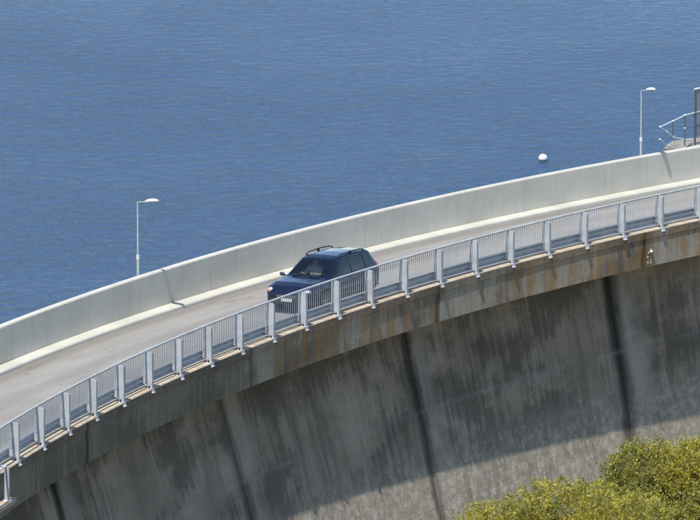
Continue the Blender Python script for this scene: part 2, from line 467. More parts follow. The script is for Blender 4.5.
def loc_parent(o, parent):
    """parent keeping the world position (parents here are only translated or given as matrix)"""
    o.parent = parent
    o.matrix_parent_inverse = parent.matrix_basis.inverted()
    return o

def sweep(name, sec, u0, u1, mat, parent=None, step=1.0, closed=True, smooth=False, ends=True, secfun=None):
    """extrude an (offset, height) section along the crest from arc length u0 to u1; UV = (u, height or path)"""
    n = max(1, int(math.ceil((u1 - u0) / step)))
    verts, uvs, faces = [], [], []
    k = len(sec)
    for i in range(n + 1):
        u = u0 + (u1 - u0) * i / n
        s = secfun(u) if secfun else sec
        for dr, z in s:
            verts.append(PU(dr, u, z)); uvs.append((u, z))
    for i in range(n):
        for j in range(k if closed else k - 1):
            a = i * k + j; b_ = i * k + (j + 1) % k
            faces.append((a, b_, b_ + k, a + k))
    if ends and closed:
        faces.append(tuple(range(k))); faces.append(tuple(range(n * k, n * k + k)))
    return obj_from(name, verts, faces, mat, parent, uvs, smooth)

# ------------------------------------------------------------------ ground, water
def smooth01(x): x = max(0.0, min(1.0, x)); return x * x * (3 - 2 * x)
def ground_z(x, y):
    s = (x - 4) * .54 + (y - 192) * .84
    left = -24 + .3 * (20 - s) if s < 20 else -24 + .30 * (s - 20)
    up = -24 + .3 * (20 - s) if s < 20 else (-24 + .05 * (s - 20) if s < 470 else -1.5 + min(.22 * (s - 470), 22 + .006 * (s - 470)))  # unseen far hills added upstream, height set for the water's reflections
    r = math.hypot(x - CX, y - CY)
    k = smooth01((r - (R + 1.5)) / 4.0)
    if math.atan2(x - CX, y - CY) < -1.95 or y < 60: k = 0
    z = left * (1 - k) + up * k
    cap = 31.0
    if z > cap and k < .5: z = cap + 40 * (1 - math.exp(-(z - cap) / 120.0))
    if z < -24: z = -24
    # gentle hummocks, none under the camera's line of sight
    far = smooth01((math.hypot(x, y) - 320) / 300)
    z += far * (1 - k) * 6 * math.sin(x * .011 + 1) * math.cos(y * .009)
    z += .35 * math.sin(x * .21) * math.cos(y * .17 + .5)
    return z
def axis(c, n, ext):
    t = np.linspace(-1, 1, n); a = 5.2
    return c + ext * np.sinh(a * t) / math.sinh(a)
gx, gy = axis(10, 150, 4200), axis(150, 170, 4200)
gv = [(x, y, ground_z(x, y)) for y in gy for x in gx]
gf = [(j * 150 + i, j * 150 + i + 1, (j + 1) * 150 + i + 1, (j + 1) * 150 + i) for j in range(169) for i in range(149)]
g = obj_from('ground', gv, gf, M['ground'], smooth=True); g['kind'] = 'structure'

rr_ = [R + 6.5, R + 8, R + 15, R + 40, R + 90, R + 200, R + 500, R + 1200, 3600]
tt_ = np.linspace(-1.78, .55, 60)
wv = [PT(r, t, WATER_Z) for r in rr_ for t in tt_]
wf = [(a * 60 + b_, a * 60 + b_ + 1, (a + 1) * 60 + b_ + 1, (a + 1) * 60 + b_) for a in range(len(rr_) - 1) for b_ in range(59)]
wat = obj_from('water', wv, wf, M['water']); wat['kind'] = 'structure'

# ------------------------------------------------------------------ dam
U_A, U_B = J0 - 4 * JP, J0 + 9 * JP
joints = [J0 + k * JP for k in range(-4, 10)]
dam = thing('arch_dam', 'curved grey concrete arch dam with streaked, black-stained downstream face', 'dam', PU(2, 25, -30))

def o_t(u):
    t = tu(u); return 1.50 + 2.2 * max(-.03, min(.35, t + 1.1))
def k_t(u):
    t = tu(u); return .27 - .42 * max(-.1, min(.3, t + 1.1))
ZB = -1.1
def face_dr(u, z): return o_t(u) - k_t(u) * (ZB - z)
lifts = [ZB - .004, -4.10, -7.1, -10.1, -16.0, -30.0]
def block(u0, u1, za, zb, mat):
    g_, c_ = .006, .05
    us = [u0 + g_, u0 + g_ + c_] + [u0 + c_ + (u1 - u0 - 2 * c_) * i / 10 for i in range(1, 10)] + [u1 - g_ - c_, u1 - g_]
    verts, uvs, faces = [], [], []
    zs = [za, za - .012, zb + .012, zb + .001]
    for i, u in enumerate(us):
        ed = i in (0, len(us) - 1)
        for j, z in enumerate(zs):
            d = face_dr(u, z) + (c_ if ed else 0) + (.004 if j in (0, 3) else 0)
            verts.append(PU(d, u, z)); uvs.append((u, z))
        verts.append(PU(W + .6, u, zb + .001)); uvs.append((u, zb))
        verts.append(PU(W + .6, u, za)); uvs.append((u, za))
    k = 6
    for i in range(len(us) - 1):
        for j in range(k):
            a = i * k + j; b_ = i * k + (j + 1) % k
            faces.append((a, b_, b_ + k, a + k))
    faces.append(tuple(range(k))); n = len(us) - 1; faces.append(tuple(range(n * k, n * k + k)))
    o = obj_from('concrete_block', verts, faces, mat, None, uvs)
    return loc_parent(o, dam)
for u0, u1 in zip(joints, joints[1:]):
    for za, zb in zip(lifts, lifts[1:]): block(u0 + .4, u1 + .4, za, zb, M['face'])
    # cantilevered crest slab of this block: capping lip, fascia, soffit, deck
    sec = [(.035, ZL - .03), (.065, ZL), (.45, ZL), (.45, -.06), (W + .62, -.06), (W + .62, -.6), (W + .2, ZB), (.062, ZB), (.062, -.20), (.035, -.16)]
    loc_parent(sweep('crest_beam', sec, u0 + .008, u1 - .008, M['fascia'], step=1.0), dam)
# drain outlet with broken concrete beside the dark joint
bm = bmesh.new()
m = frame(.06, 43.62, -.62)
pts = [m @ Vector((0, .15, .02)), m @ Vector((0, -.05, 0)), m @ Vector((0, -.07, -.01))]
add_tube(bm, pts, .055, 10, False); add_tube(bm, pts, .043, 10, False)
loc_parent(bm_obj('drain_pipe', bm, M['pipe'], None, True), dam)
random.seed(4)
for k in range(7):
    bm = bmesh.new()
    mm = frame(.06, 43.52 + random.uniform(-.1, .14), -.82 + random.uniform(-.22, .42)) @ Matrix.Rotation(random.uniform(0, 3), 4, 'Y')
    s = random.uniform(.02, .038)
    add_box(bm, -s, s, -.012, .02, -s * .8, s, mm, .008)
    loc_parent(bm_obj('lime_crust', bm, M['kerb']), dam)

# road deck
sec = [(.452, 0.0), (W - WK + .02, 0.0), (W - WK + .02, -.058), (.452, -.058)]
n = 140; verts, uvs, faces = [], [], []
for i in range(n + 1):
    u = U_A + (U_B - U_A) * i / n
    for dr, z in sec: verts.append(PU(dr, u, z)); uvs.append((u, dr))
for i in range(n):
    for j in range(4):
        a = i * 4 + j; b_ = i * 4 + (j + 1) % 4; faces.append((a, b_, b_ + 4, a + 4))
road = obj_from('road', verts, faces, M['road'], None, uvs); road['kind'] = 'structure'

# kerb under the parapet
ksec = [(W - WK, -.055), (W - WK + .015, HK - .05), (W - WK + .04, HK - .015), (W - WK + .08, HK), (W + .02, HK + .012), (W + .02, -.055)]
kerb = sweep('kerb', ksec, U_A, U_B, M['kerb'], step=.8)
kerb['label'] = 'cream painted concrete kerb running along the foot of the parapet'; kerb['category'] = 'kerb'

# parapet of separate panels
PSP = 2.515
par = thing('parapet_wall', 'solid off-white concrete parapet on the lake side of the road', 'parapet', PU(W, 25, 0))
u = 13.594 - 22 * PSP
psec = [(W, -.052), (W, HW - .05), (W + .008, HW - .03), (W + .025, HW - .01), (W + .055, HW), (W + .19, HW), (W + .25, HW - .04), (W + .25, -.052)]
while u < U_B:
    sec = psec
    s0 = [(W + .004, z) if dr == W else (dr, z) for dr, z in psec]
    us = [u + .003, u + .010, u + PSP * .25, u + PSP * .5, u + PSP * .75, u + PSP - .010, u + PSP - .003]
    verts, uvs, faces = [], [], []
    for i, uu in enumerate(us):
        for dr, z in (s0 if i in (0, 6) else psec): verts.append(PU(dr, uu * 1.0, z)); uvs.append((uu, z))
    k = len(psec)
    for i in range(6):
        for j in range(k):
            a = i * k + j; b_ = i * k + (j + 1) % k; faces.append((a, b_, b_ + k, a + k))
    faces.append(tuple(range(k))); faces.append(tuple(range(6 * k, 7 * k)))
    loc_parent(obj_from('panel', verts, faces, M['parapet'], None, uvs), par)
    u += PSP

# ------------------------------------------------------------------ guard railing on the downstream edge
rail = thing('guard_railing', 'grey galvanised steel railing with balusters along the downstream edge of the crest', 'railing', PU(.1, 22, ZL))
RAIL_DR, RAIL_Z = .21, 1.175
# post: local x along crest, y upstream, z up, origin at the foot on the outer edge
def post_mesh():
    bm = bmesh.new()
    add_box(bm, -.055, .055, 0.0, .014, -.02, 1.12, None, .003)          # outer flange, runs down over the slab edge
    # deep web plate: front leg stands on the plinth, rear half is cut short to carry the beam
    w0 = [(.014, ZL + .016), (.15, ZL + .016), (.16, .23), (.295, .23), (.295, .60), (.255, 1.15), (.06, 1.15), (.014, 1.10)]
    def plate(prof, t0_, t1_):
        a_ = [bm.verts.new((t0_, y, z)) for y, z in prof]; c_ = [bm.verts.new((t1_, y, z)) for y, z in prof]; n_ = len(prof)
        bm.faces.new(a_[::-1]); bm.faces.new(c_)
        for i in range(n_): bm.faces.new((a_[i], a_[(i + 1) % n_], c_[(i + 1) % n_], c_[i]))
    plate(w0, -.02, .02)
    bmesh.ops.recalc_face_normals(bm, faces=bm.faces)
    me = bpy.data.meshes.new('post'); bm.to_mesh(me); bm.free(); me.materials.append(M['galv']); return me
def foot_mesh():
    bm = bmesh.new()
    add_box(bm, -.10, .10, .022, .165, ZL + .002, ZL + .016, None, .004)      # plate on the plinth
    add_box(bm, -.10, .10, -.012, -.001, -.02, ZL + .012, None, .004)          # plate over the edge
    add_box(bm, -.10, .10, -.045, -.012, -.02, .0, None, .004)
    bmesh.ops.recalc_face_normals(bm, faces=bm.faces)
    me = bpy.data.meshes.new('foot_bracket'); bm.to_mesh(me); bm.free(); me.materials.append(M['galv_bright']); return me
def bolt_mesh():
    bm = bmesh.new()
    add_tube(bm, [(0, 0, .001), (0, 0, .048)], .03, 6); add_tube(bm, [(0, 0, .047), (0, 0, .085)], .014, 6)
    bmesh.ops.recalc_face_normals(bm, faces=bm.faces)
    me = bpy.data.meshes.new('anchor_bolt'); bm.to_mesh(me); bm.free(); me.materials.append(M['bolt']); return me
pm, fm, bmh = post_mesh(), foot_mesh(), bolt_mesh()
I0, I1 = -5, 27
rng = random.Random(7)
for i in range(I0, I1 + 1):
    mw = frame(.02, i * DS, 0.0) @ Matrix.Rotation(rng.uniform(-.012, .012), 4, 'Y') @ Matrix.Rotation(rng.uniform(-.008, .008), 4, 'X')
    p_ = share('post', pm, rail, rail.matrix_basis.inverted() @ mw)
    share('foot_bracket', fm, p_, Matrix.Identity(4))
    for x_ in (.07, -.07): share('anchor_bolt', bmh, p_, Matrix.Translation((x_, .09, ZL + .016)))

NBAL = 17
def bal_mesh(L):
    bm = bmesh.new(); add_box(bm, -.007, .007, -.009, .009, 0, L)
    me = bpy.data.meshes.new('baluster'); bm.to_mesh(me); bm.free(); me.materials.append(M['galv']); return me
bmsh = bal_mesh(RAIL_Z - .02 - .50)
def wsec():
    # W-beam profile (y towards the post, z), 310 mm high, 3 mm sheet
    mid = [(0, -.155), (.012, -.14), (-.085, -.10), (-.085, -.07), (.0, -.015), (.0, .015), (-.085, .07), (-.085, .10), (.012, .14), (0, .155)]
    return mid
rest = bmesh.new()
total = 0
order = list(range(I1 - 1, I0 - 1, -1))
vis = [i for i in order if -1 <= i <= 20]
for i in order:
    ua, ub = i * DS, (i + 1) * DS
    # handrail
    bm = bmesh.new()
    add_tube(bm, [PU(RAIL_DR + .02, ua + (ub - ua) * k / 4, RAIL_Z) for k in range(5)], .032, 10, True)
    loc_parent(bm_obj('top_rail', bm, M['galv'], None, True, 50), rail)
    # infill panel: bottom bar with balusters
    bm = bmesh.new()
    for k in range(4):
        a = frame(RAIL_DR, ua + .01 + (DS - .02) * k / 4, .47); b_ = frame(RAIL_DR, ua + .01 + (DS - .02) * (k + 1) / 4, .47)
        L = (b_.translation - a.translation).length
        add_box(bm, 0, L, -.009, .009, 0, .014, a)
    pn = loc_parent(bm_obj('infill_panel', bm, M['galv']), rail)
    mws = [frame(RAIL_DR + .006, ua + DS * (k + .5) / NBAL, .50) for k in range(NBAL)]
    if i in vis and total + NBAL <= 300:
        for mw in mws: loc_parent(share('baluster', bmsh, None, mw), pn)
        total += NBAL
    else:
        for mw in mws: add_box(rest, -.007, .007, -.009, .009, 0, RAIL_Z - .02 - .50, mw)
    # W-beam behind the posts
    ws = wsec(); verts, faces = [], []
    zc = .32 + (rng.uniform(-.006, .006))
    for layer in (0, 1):
        for k in range(5):
            u_ = ua - .08 + (DS + .16) * k / 4
            for y, z in ws: verts.append(PU(.325 - y + .0035 * layer + (.004 if i % 2 else 0), u_, zc + z))
    n = len(ws)
    for layer in (0, 1):
        for k in range(4):
            for j in range(n - 1):
                a = layer * 5 * n + k * n + j; faces.append((a, a + 1, a + 1 + n, a + n))
    loc_parent(obj_from('guard_beam', verts, faces, M['beam']), rail)
ro = loc_parent(bm_obj('baluster_row', rest, M['galv']), rail); ro['kind'] = 'stuff'

# ------------------------------------------------------------------ street lamps behind the parapet
def lamp(u, dr, label):
    t = thing('street_lamp', label, 'street lamp', PU(dr, u, -.06), 'lamps along the parapet')
    base = t.matrix_basis
    f = frame(dr, u, 0)
    arm_dir = (f.to_3x3() @ (Matrix.Rotation(math.radians(-27), 3, 'Z') @ Vector((0, -1, 0)))).normalized()
    top = PU(dr, u, 3.43)
    bm = bmesh.new()
    add_box(bm, -.11, .11, -.11, .11, -.059, -.035, f)
    add_tube(bm, [PU(dr, u, -.04), PU(dr, u, 1.75)], .040, 12)
    loc_parent(bm_obj('pole', bm, M['pole'], None, True, 40), t)
    bm = bmesh.new(); add_tube(bm, [PU(dr, u, 1.75), PU(dr, u, 3.2), top + Vector((0, 0, .02))], [.027, .024, .022], 12)
    loc_parent(bm_obj('upper_pole', bm, M['pole'], None, True, 40), t)
    bm = bmesh.new(); add_tube(bm, [PU(dr, u, 1.68), PU(dr, u, 1.82)], .05, 12)
    loc_parent(bm_obj('collar', bm, M['lampwhite'], None, True, 40), t)
    bm = bmesh.new()
    a0 = top; a1 = top + arm_dir * .52 + Vector((0, 0, .09))
    add_tube(bm, [a0 - Vector((0, 0, .02)), a0 + arm_dir * .1 + Vector((0, 0, .02)), a1], .022, 8)
    loc_parent(bm_obj('arm', bm, M['pole'], None, True, 40), t)
    # luminaire: tapered shell with a lens underneath
    ax = (a1 - a0).normalized(); sd = ax.cross(Vector((0, 0, 1))).normalized(); upv = sd.cross(ax).normalized()
    def ring(bm, s, w, hu, hd, n=12):
        c = a0 + ax * s; rv = []
        for k in range(n):
            an = 2 * math.pi * k / n; y, z = math.cos(an), math.sin(an)
            rv.append(bm.verts.new(c + sd * (w * y) + upv * ((hu if z > 0 else hd) * z)))
        return rv
    bm = bmesh.new()
    st = [(.40, .03, .03, .03), (.46, .055, .05, .035), (.58, .095, .075, .04), (.80, .125, .085, .035), (.98, .10, .06, .03), (1.06, .05, .03, .02)]
    rings = [ring(bm, *s) for s in st]
    for r0, r1 in zip(rings, rings[1:]):
        for k in range(12): bm.faces.new((r0[k], r0[(k + 1) % 12], r1[(k + 1) % 12], r1[k]))
    bm.faces.new(rings[0]); bm.faces.new(rings[-1])
    lum = loc_parent(bm_obj('luminaire', bm, M['lampwhite'], None, True, 60), t)
    bm = bmesh.new()
    c = a0 + ax * .78 - upv * .035
    add_ball(bm, (0, 0, 0), 1.0, 12, 8)
    for v in bm.verts: v.co = c + ax * (v.co.x * .19) + sd * (v.co.y * .088) + upv * (v.co.z * .035)
    ln = bm_obj('lens', bm, M['lens'], None, True); ln.parent = lum; ln.matrix_parent_inverse = (t.matrix_basis @ lum.matrix_parent_inverse @ lum.matrix_basis).inverted()
    return t
UL1 = (-1.1191 - T0) * R; UL2 = (-.8580 - T0) * R
lamp(UL1, W + .35, 'slim pale street lamp behind the parapet, near the dark blue car')
lamp(UL2, W + .35, 'slim pale street lamp behind the parapet, beside the white pipe handrail')

# ------------------------------------------------------------------ access platform, pipe handrail and screen on the lake side
plat = thing('access_platform', 'grey concrete landing raised behind the parapet under the pipe handrail', 'platform', PU(W + 1.4, 56, -6))
verts = []; prof = [(54.50, .80), (54.7, .92), (54.9, 1.0), (58.5, 1.0)]
sl = []
for uu, z in prof: sl.append([PU(W + 1.2, uu, z), PU(W + 2.6, uu, z), PU(W + 2.6, uu, z - .25), PU(W + 1.2, uu, z - .25)])
verts = [v for s in sl for v in s]; faces = []
for i in range(len(prof) - 1):
    for j in range(4):
        a = i * 4 + j; b_ = i * 4 + (j + 1) % 4; faces.append((a, b_, b_ + 4, a + 4))
faces += [(0, 1, 2, 3), (12, 13, 14, 15)]
loc_parent(obj_from('slab', verts, faces, M['slab']), plat)
for uu in (55.6, 57.8):
    for dr in (W + 1.4, W + 2.4):
        bm = bmesh.new(); m = frame(dr, uu, 0); add_box(bm, -.15, .15, -.15, .15, -8, .92, m, .02)
        loc_parent(bm_obj('column', bm, M['slab']), plat)
hr = thing('pipe_handrail', 'white pipe handrail with ball joints climbing to the landing behind the parapet', 'handrail', PU(W + 1.5, 54, 1.0))
DRH = W + 1.5
def Q(u_, z, dr=DRH): return PU(dr, u_, z)
bm = bmesh.new(); add_tube(bm, [Q(53.05, 1.81), Q(53.71, 1.94), Q(54.32, 2.08), Q(55.08, 2.13), Q(57.5, 2.15)], .021, 8)
loc_parent(bm_obj('top_rail', bm, M['pipe'], None, True, 50), hr)
bm = bmesh.new(); add_tube(bm, [Q(53.05, 1.81), Q(53.40, 1.60), Q(53.75, 1.36), Q(54.38, 1.22), Q(54.7, 1.16)], .021, 8)
loc_parent(bm_obj('return_rail', bm, M['pipe'], None, True, 50), hr)
bm = bmesh.new(); add_tube(bm, [Q(53.05, 1.37), Q(53.3, 1.2), Q(53.54, 1.07), Q(53.95, .9)], .019, 8)
loc_parent(bm_obj('lower_rail', bm, M['pipe'], None, True, 50), hr)
bm = bmesh.new(); add_tube(bm, [Q(54.32, 1.62), Q(55.08, 1.65), Q(57.5, 1.66)], .016, 8)
loc_parent(bm_obj('knee_rail', bm, M['darkpost'], None, True, 50), hr)
for ua, za, zb in ((53.71, 1.39, 1.94), (54.32, 1.02, 2.08), (55.9, 1.1, 2.14), (57.4, 1.1, 2.15)):
    bm = bmesh.new(); add_tube(bm, [Q(ua, za), Q(ua, zb)], .024, 8)
    loc_parent(bm_obj('post', bm, M['darkpost'], None, True, 50), hr)
for ua, z in ((53.05, 1.81), (53.71, 1.94), (54.32, 2.08), (53.40, 1.60), (53.73, 1.38), (53.05, 1.37), (53.5, 1.09), (54.32, 1.62), (55.9, 2.14)):
    bm = bmesh.new(); add_ball(bm, Q(ua, z), .04)
    loc_parent(bm_obj('ball_joint', bm, M['pipe'], None, True), hr)
for ua, z0 in ((53.05, -5.0), (53.95, -5.0)):
    bm = bmesh.new(); add_tube(bm, [Q(ua, z0), Q(ua, 1.81 if ua < 53.5 else .95)], .02, 8)
    loc_parent(bm_obj('stair_post', bm, M['darkpost'], None, True, 50), hr) if ua > 53.5 else bm.free()
scr = thing('security_screen', 'tall grey steel bar screen standing on the landing behind the parapet', 'screen', PU(W + 1.2, 55, 1.15))
DRS = W + 1.5
bm = bmesh.new(); m = frame(DRS, 54.84, 0); add_box(bm, -.028, .028, -.028, .028, 1.0, 2.93, m, .006)
loc_parent(bm_obj('post', bm, M['darkpost']), scr)
bm = bmesh.new(); m = frame(DRS, 57.3, 0); add_box(bm, -.028, .028, -.028, .028, 1.0, 2.93, m, .006)
loc_parent(bm_obj('post', bm, M['darkpost']), scr)
bm = bmesh.new(); add_tube(bm, [PU(DRS, 54.8, 2.94), PU(DRS, 57.35, 2.94)], .035, 8)
loc_parent(bm_obj('top_bar', bm, M['pipe'], None, True, 50), scr)
bm = bmesh.new(); add_tube(bm, [PU(DRS, 54.88, 1.25), PU(DRS, 57.28, 1.25)], .02, 8)
loc_parent(bm_obj('bottom_bar', bm, M['screen'], None, True, 50), scr)
for k in range(36):
    uu = 54.9 + k * .063
    bm = bmesh.new(); add_box(bm, -.016, .016, -.012, .012, 1.25, 2.93, frame(DRS, uu, 0))
    loc_parent(bm_obj('bar', bm, M['screen']), scr)

# ------------------------------------------------------------------ bracket landing and post at the near end of the railing
land = thing('inspection_landing', 'small concrete bracket with a galvanised post below the railing, on the dam edge', 'bracket', PU(-.3, -1.2, -.8))
m = frame(0, -1.9, 0)
bm = bmesh.new(); add_box(bm, -1.6, .55, -.30, .03, -.74, -.60, m, .015)
loc_parent(bm_obj('slab', bm, M['ledge']), land)
bm = bmesh.new(); add_box(bm, -1.5, .45, -.16, .03, -1.0, -.735, m, .03)
loc_parent(bm_obj('corbel', bm, M['slab']), land)
bm = bmesh.new(); add_box(bm, -.04, .04, -.26, -.13, -.60, .32, m, .006)
loc_parent(bm_obj('post', bm, M['galv']), land)
bm = bmesh.new(); add_box(bm, -.09, .09, -.29, -.10, -.60, -.575, m, .004)
loc_parent(bm_obj('foot_plate', bm, M['galv_bright']), land)
bm = bmesh.new(); add_tube(bm, [m @ Vector((-.0, -.16, .33)), m @ Vector((-.0, .10, .34))], .028, 8)
add_tube(bm, [m @ Vector((0, -.17, .33)), m @ Vector((-1.6, -.17, .33))], .028, 8)
loc_parent(bm_obj('rail', bm, M['galv'], None, True, 50), land)

# ------------------------------------------------------------------ buoy
def buoy(x, y, r, mat, label):
    t = thing('buoy', label, 'buoy', (x, y, WATER_Z))
    bm = bmesh.new(); add_ball(bm, (x, y, WATER_Z + r * .62), r, 20, 14, (1, 1, .95))
    loc_parent(bm_obj('float', bm, mat, None, True), t)
    bm = bmesh.new(); add_tube(bm, [(x, y, WATER_Z + r * .22), (x, y, WATER_Z + r * .40)], r * 1.03, 20)
    loc_parent(bm_obj('ring', bm, M['rustring'], None, True, 40), t)
    bm = bmesh.new(); add_tube(bm, [(x, y, WATER_Z + r * 1.5), (x, y, WATER_Z + r * 1.75)], r * .16, 8)
    loc_parent(bm_obj('eye', bm, M['slab'], None, True, 40), t)
buoy(7.43, 241.1, .175, M['buoy'], 'round white buoy floating on the lake beyond the parapet')

# ------------------------------------------------------------------ car
CAR_U, CAR_DR = 26.5, 1.75
def car_matrix():
    f = frame(CAR_DR, CAR_U, 0.0)
    m = Matrix.Identity(4)
    m.col[0] = -f.col[0]; m.col[1] = -f.col[1]; m.col[2] = (0, 0, 1, 0); m.col[3] = (*f.translation, 1)
    return m
CM = car_matrix()
car = thing('car', 'dark blue station wagon with roof rails driving along the dam road', 'car')
car.matrix_basis = CM
tab = np.array([  # x, half width, shoulder z, shoulder half width, top z, top-edge half width, top-edge z
    (2.30, .56, .58, .53, .62, .42, .61), (2.25, .70, .66, .67, .71, .54, .70), (2.08, .80, .76, .765, .84, .61, .82),
    (1.80, .845, .835, .80, .92, .65, .90), (1.46, .86, .865, .815, .945, .67, .925), (1.12, .862, .885, .82, .975, .69, .955),
    (0.98, .862, .89, .82, 1.03, .69, .995), (0.20, .862, .915, .815, 1.445, .60, 1.40), (-.05, .862, .92, .815, 1.505, .59, 1.455),
    (-.60, .862, .935, .81, 1.53, .585, 1.475), (-1.2, .857, .955, .805, 1.52, .58, 1.465), (-1.85, .845, .985, .79, 1.475, .565, 1.42),
    (-2.04, .83, 1.00, .78, 1.39, .56, 1.33), (-2.19, .81, 1.00, .765, 1.08, .62, 1.06), (-2.25, .79, .96, .745, .99, .66, .98),
    (-2.29, .74, .80, .70, .84, .61, .83), (-2.31, .68, .66, .63, .68, .50, .67)])
tab = tab[::-1]
SEAMS = (.80, -.42, -1.33)
xs = sorted(set(list(np.linspace(2.30, -2.31, 116).round(4)) + [s + d for s in SEAMS for d in (-.010, .010)]))
xf = np.linspace(-2.31, 2.30, 900)
def smooth_tab():
    out = []
    for c in range(1, 7):
        v = np.interp(xf, tab[:, 0], tab[:, c]); pad = np.pad(v, 12, mode='edge')
        k = np.hanning(25); k /= k.sum(); out.append(np.convolve(pad, k, 'valid'))
    return out
ST = smooth_tab()
WX = (1.36, -1.30)
def section(x):
    yw, zs, ys, zt, yt, ze = [float(np.interp(x, xf, a)) for a in ST]
    zl = .26 + (.06 if abs(x) > 2.0 else 0); fl = 0.0
    for wx in WX:
        dx = abs(x - wx)
        if dx < .40: zl = max(zl, .32 + math.sqrt(max(0, .40 ** 2 - dx ** 2)) * .95); 
        if dx < .55: fl = max(fl, .018 * math.cos(dx / .55 * math.pi / 2))
    zl = min(zl, zs - .10)
    pts = [(yw - .05 + fl, zl), (yw - .01 + fl, zl + min(.08, (zs - zl) * .25)), (yw + fl, zl + (zs - zl) * .45), (yw + fl * .6 - .004, zl + (zs - zl) * .78), (ys, zs)]
    for k in range(4):
        f_ = k / 3.0; bulge = .018 * math.sin(math.pi * f_) * min(1, (ze - zs) / .4)
        pts.append((ys - .012 + (yt - ys + .012) * f_ + bulge, zs + .012 + (ze - zs - .012) * f_))
    pts += [(yt - .055, ze + .62 * (zt - ze)), (yt * .62, zt - .010), (yt * .3, zt - .002), (0.0, zt)]
    return pts
NS = 13
full = []
for x in xs:
    s = section(x)
    full.append([(x, y, z) for y, z in s] + [(x, -y, z) for y, z in s[-2::-1]])
NC = 2 * NS - 1
groups = {}
def cls(i, j):
    jj = j if j < NS - 1 else NC - 2 - j
    q = [full[i][j], full[i][j + 1], full[i + 1][j], full[i + 1][j + 1]]
    cx_, cy_, cz_ = [sum(a[k] for a in q) / 4 for k in range(3)]
    side = 'L' if cy_ > 0 else 'R'
    if jj >= 9 and .24 < cx_ < 1.0: return 'windscreen'
    if jj >= 9 and -2.17 < cx_ < -1.93: return 'rear_window'
    if 5 <= jj <= 7:
        if -.37 < cx_ < .68: return 'side_window_f' + side
        if -1.26 < cx_ < -.47: return 'side_window_r' + side
        if -1.95 < cx_ < -1.37: return 'side_window_q' + side
        if -1.37 <= cx_ <= .68: return 'pillar'
    if cx_ < -2.02 and abs(cy_) > .5 and 3 <= jj <= 5: return 'tail_light' + side
    if jj <= 4:
        for s in SEAMS:
            if abs(cx_ - s) < .011: return 'door_gap'
        if jj >= 1:
            if -.42 < cx_ < .80: return 'door_f' + side
            if -1.33 < cx_ < -.42: return 'door_r' + side
    if jj == 0: return 'sill'
    if jj >= 8 and 1.1 < cx_ < 2.06: return 'bonnet'
    return 'body'
for i in range(len(xs) - 1):
    for j in range(NC - 1): groups.setdefault(cls(i, j), []).append((i, j))
def grid_part(name, keys, mat, parent, off=0.0):
    idx, verts, faces = {}, [], []
    def vi(i, j):
        if (i, j) not in idx: idx[(i, j)] = len(verts); verts.append(full[i][j])
        return idx[(i, j)]
    for k in keys:
        for i, j in groups.get(k, []): faces.append((vi(i, j), vi(i + 1, j), vi(i + 1, j + 1), vi(i, j + 1)))
    if name == 'body':
        faces.append(tuple(vi(0, j) for j in range(NC))); faces.append(tuple(vi(len(xs) - 1, j) for j in range(NC)))
    me = bpy.data.meshes.new(name); me.from_pydata(verts, [], faces); me.materials.append(mat)
    bm = bmesh.new(); bm.from_mesh(me); bmesh.ops.recalc_face_normals(bm, faces=bm.faces)
    # outward orientation: check against the car's centre line
    s = sum(f.normal.dot(f.calc_center_median() - Vector((f.calc_center_median().x * .9, 0, .7))) for f in bm.faces)
    if s < 0: bmesh.ops.reverse_faces(bm, faces=bm.faces)
    bm.to_mesh(me); bm.free()
    for p in me.polygons: p.use_smooth = True
    me.set_sharp_from_angle(angle=math.radians(42))
    o = bpy.data.objects.new(name, me)
    return link(o, parent)
body = grid_part('body', ['body'], M['paint'], car)
grid_part('bonnet', ['bonnet'], M['paint'], car)
grid_part('pillar', ['pillar'], M['black'], car)
grid_part('sill', ['sill'], M['black'], car)
grid_part('door_seal', ['door_gap'], M['black'], car)
grid_part('windscreen', ['windscreen'], M['wglass'], car)
grid_part('rear_window', ['rear_window'], M['glass'], car)
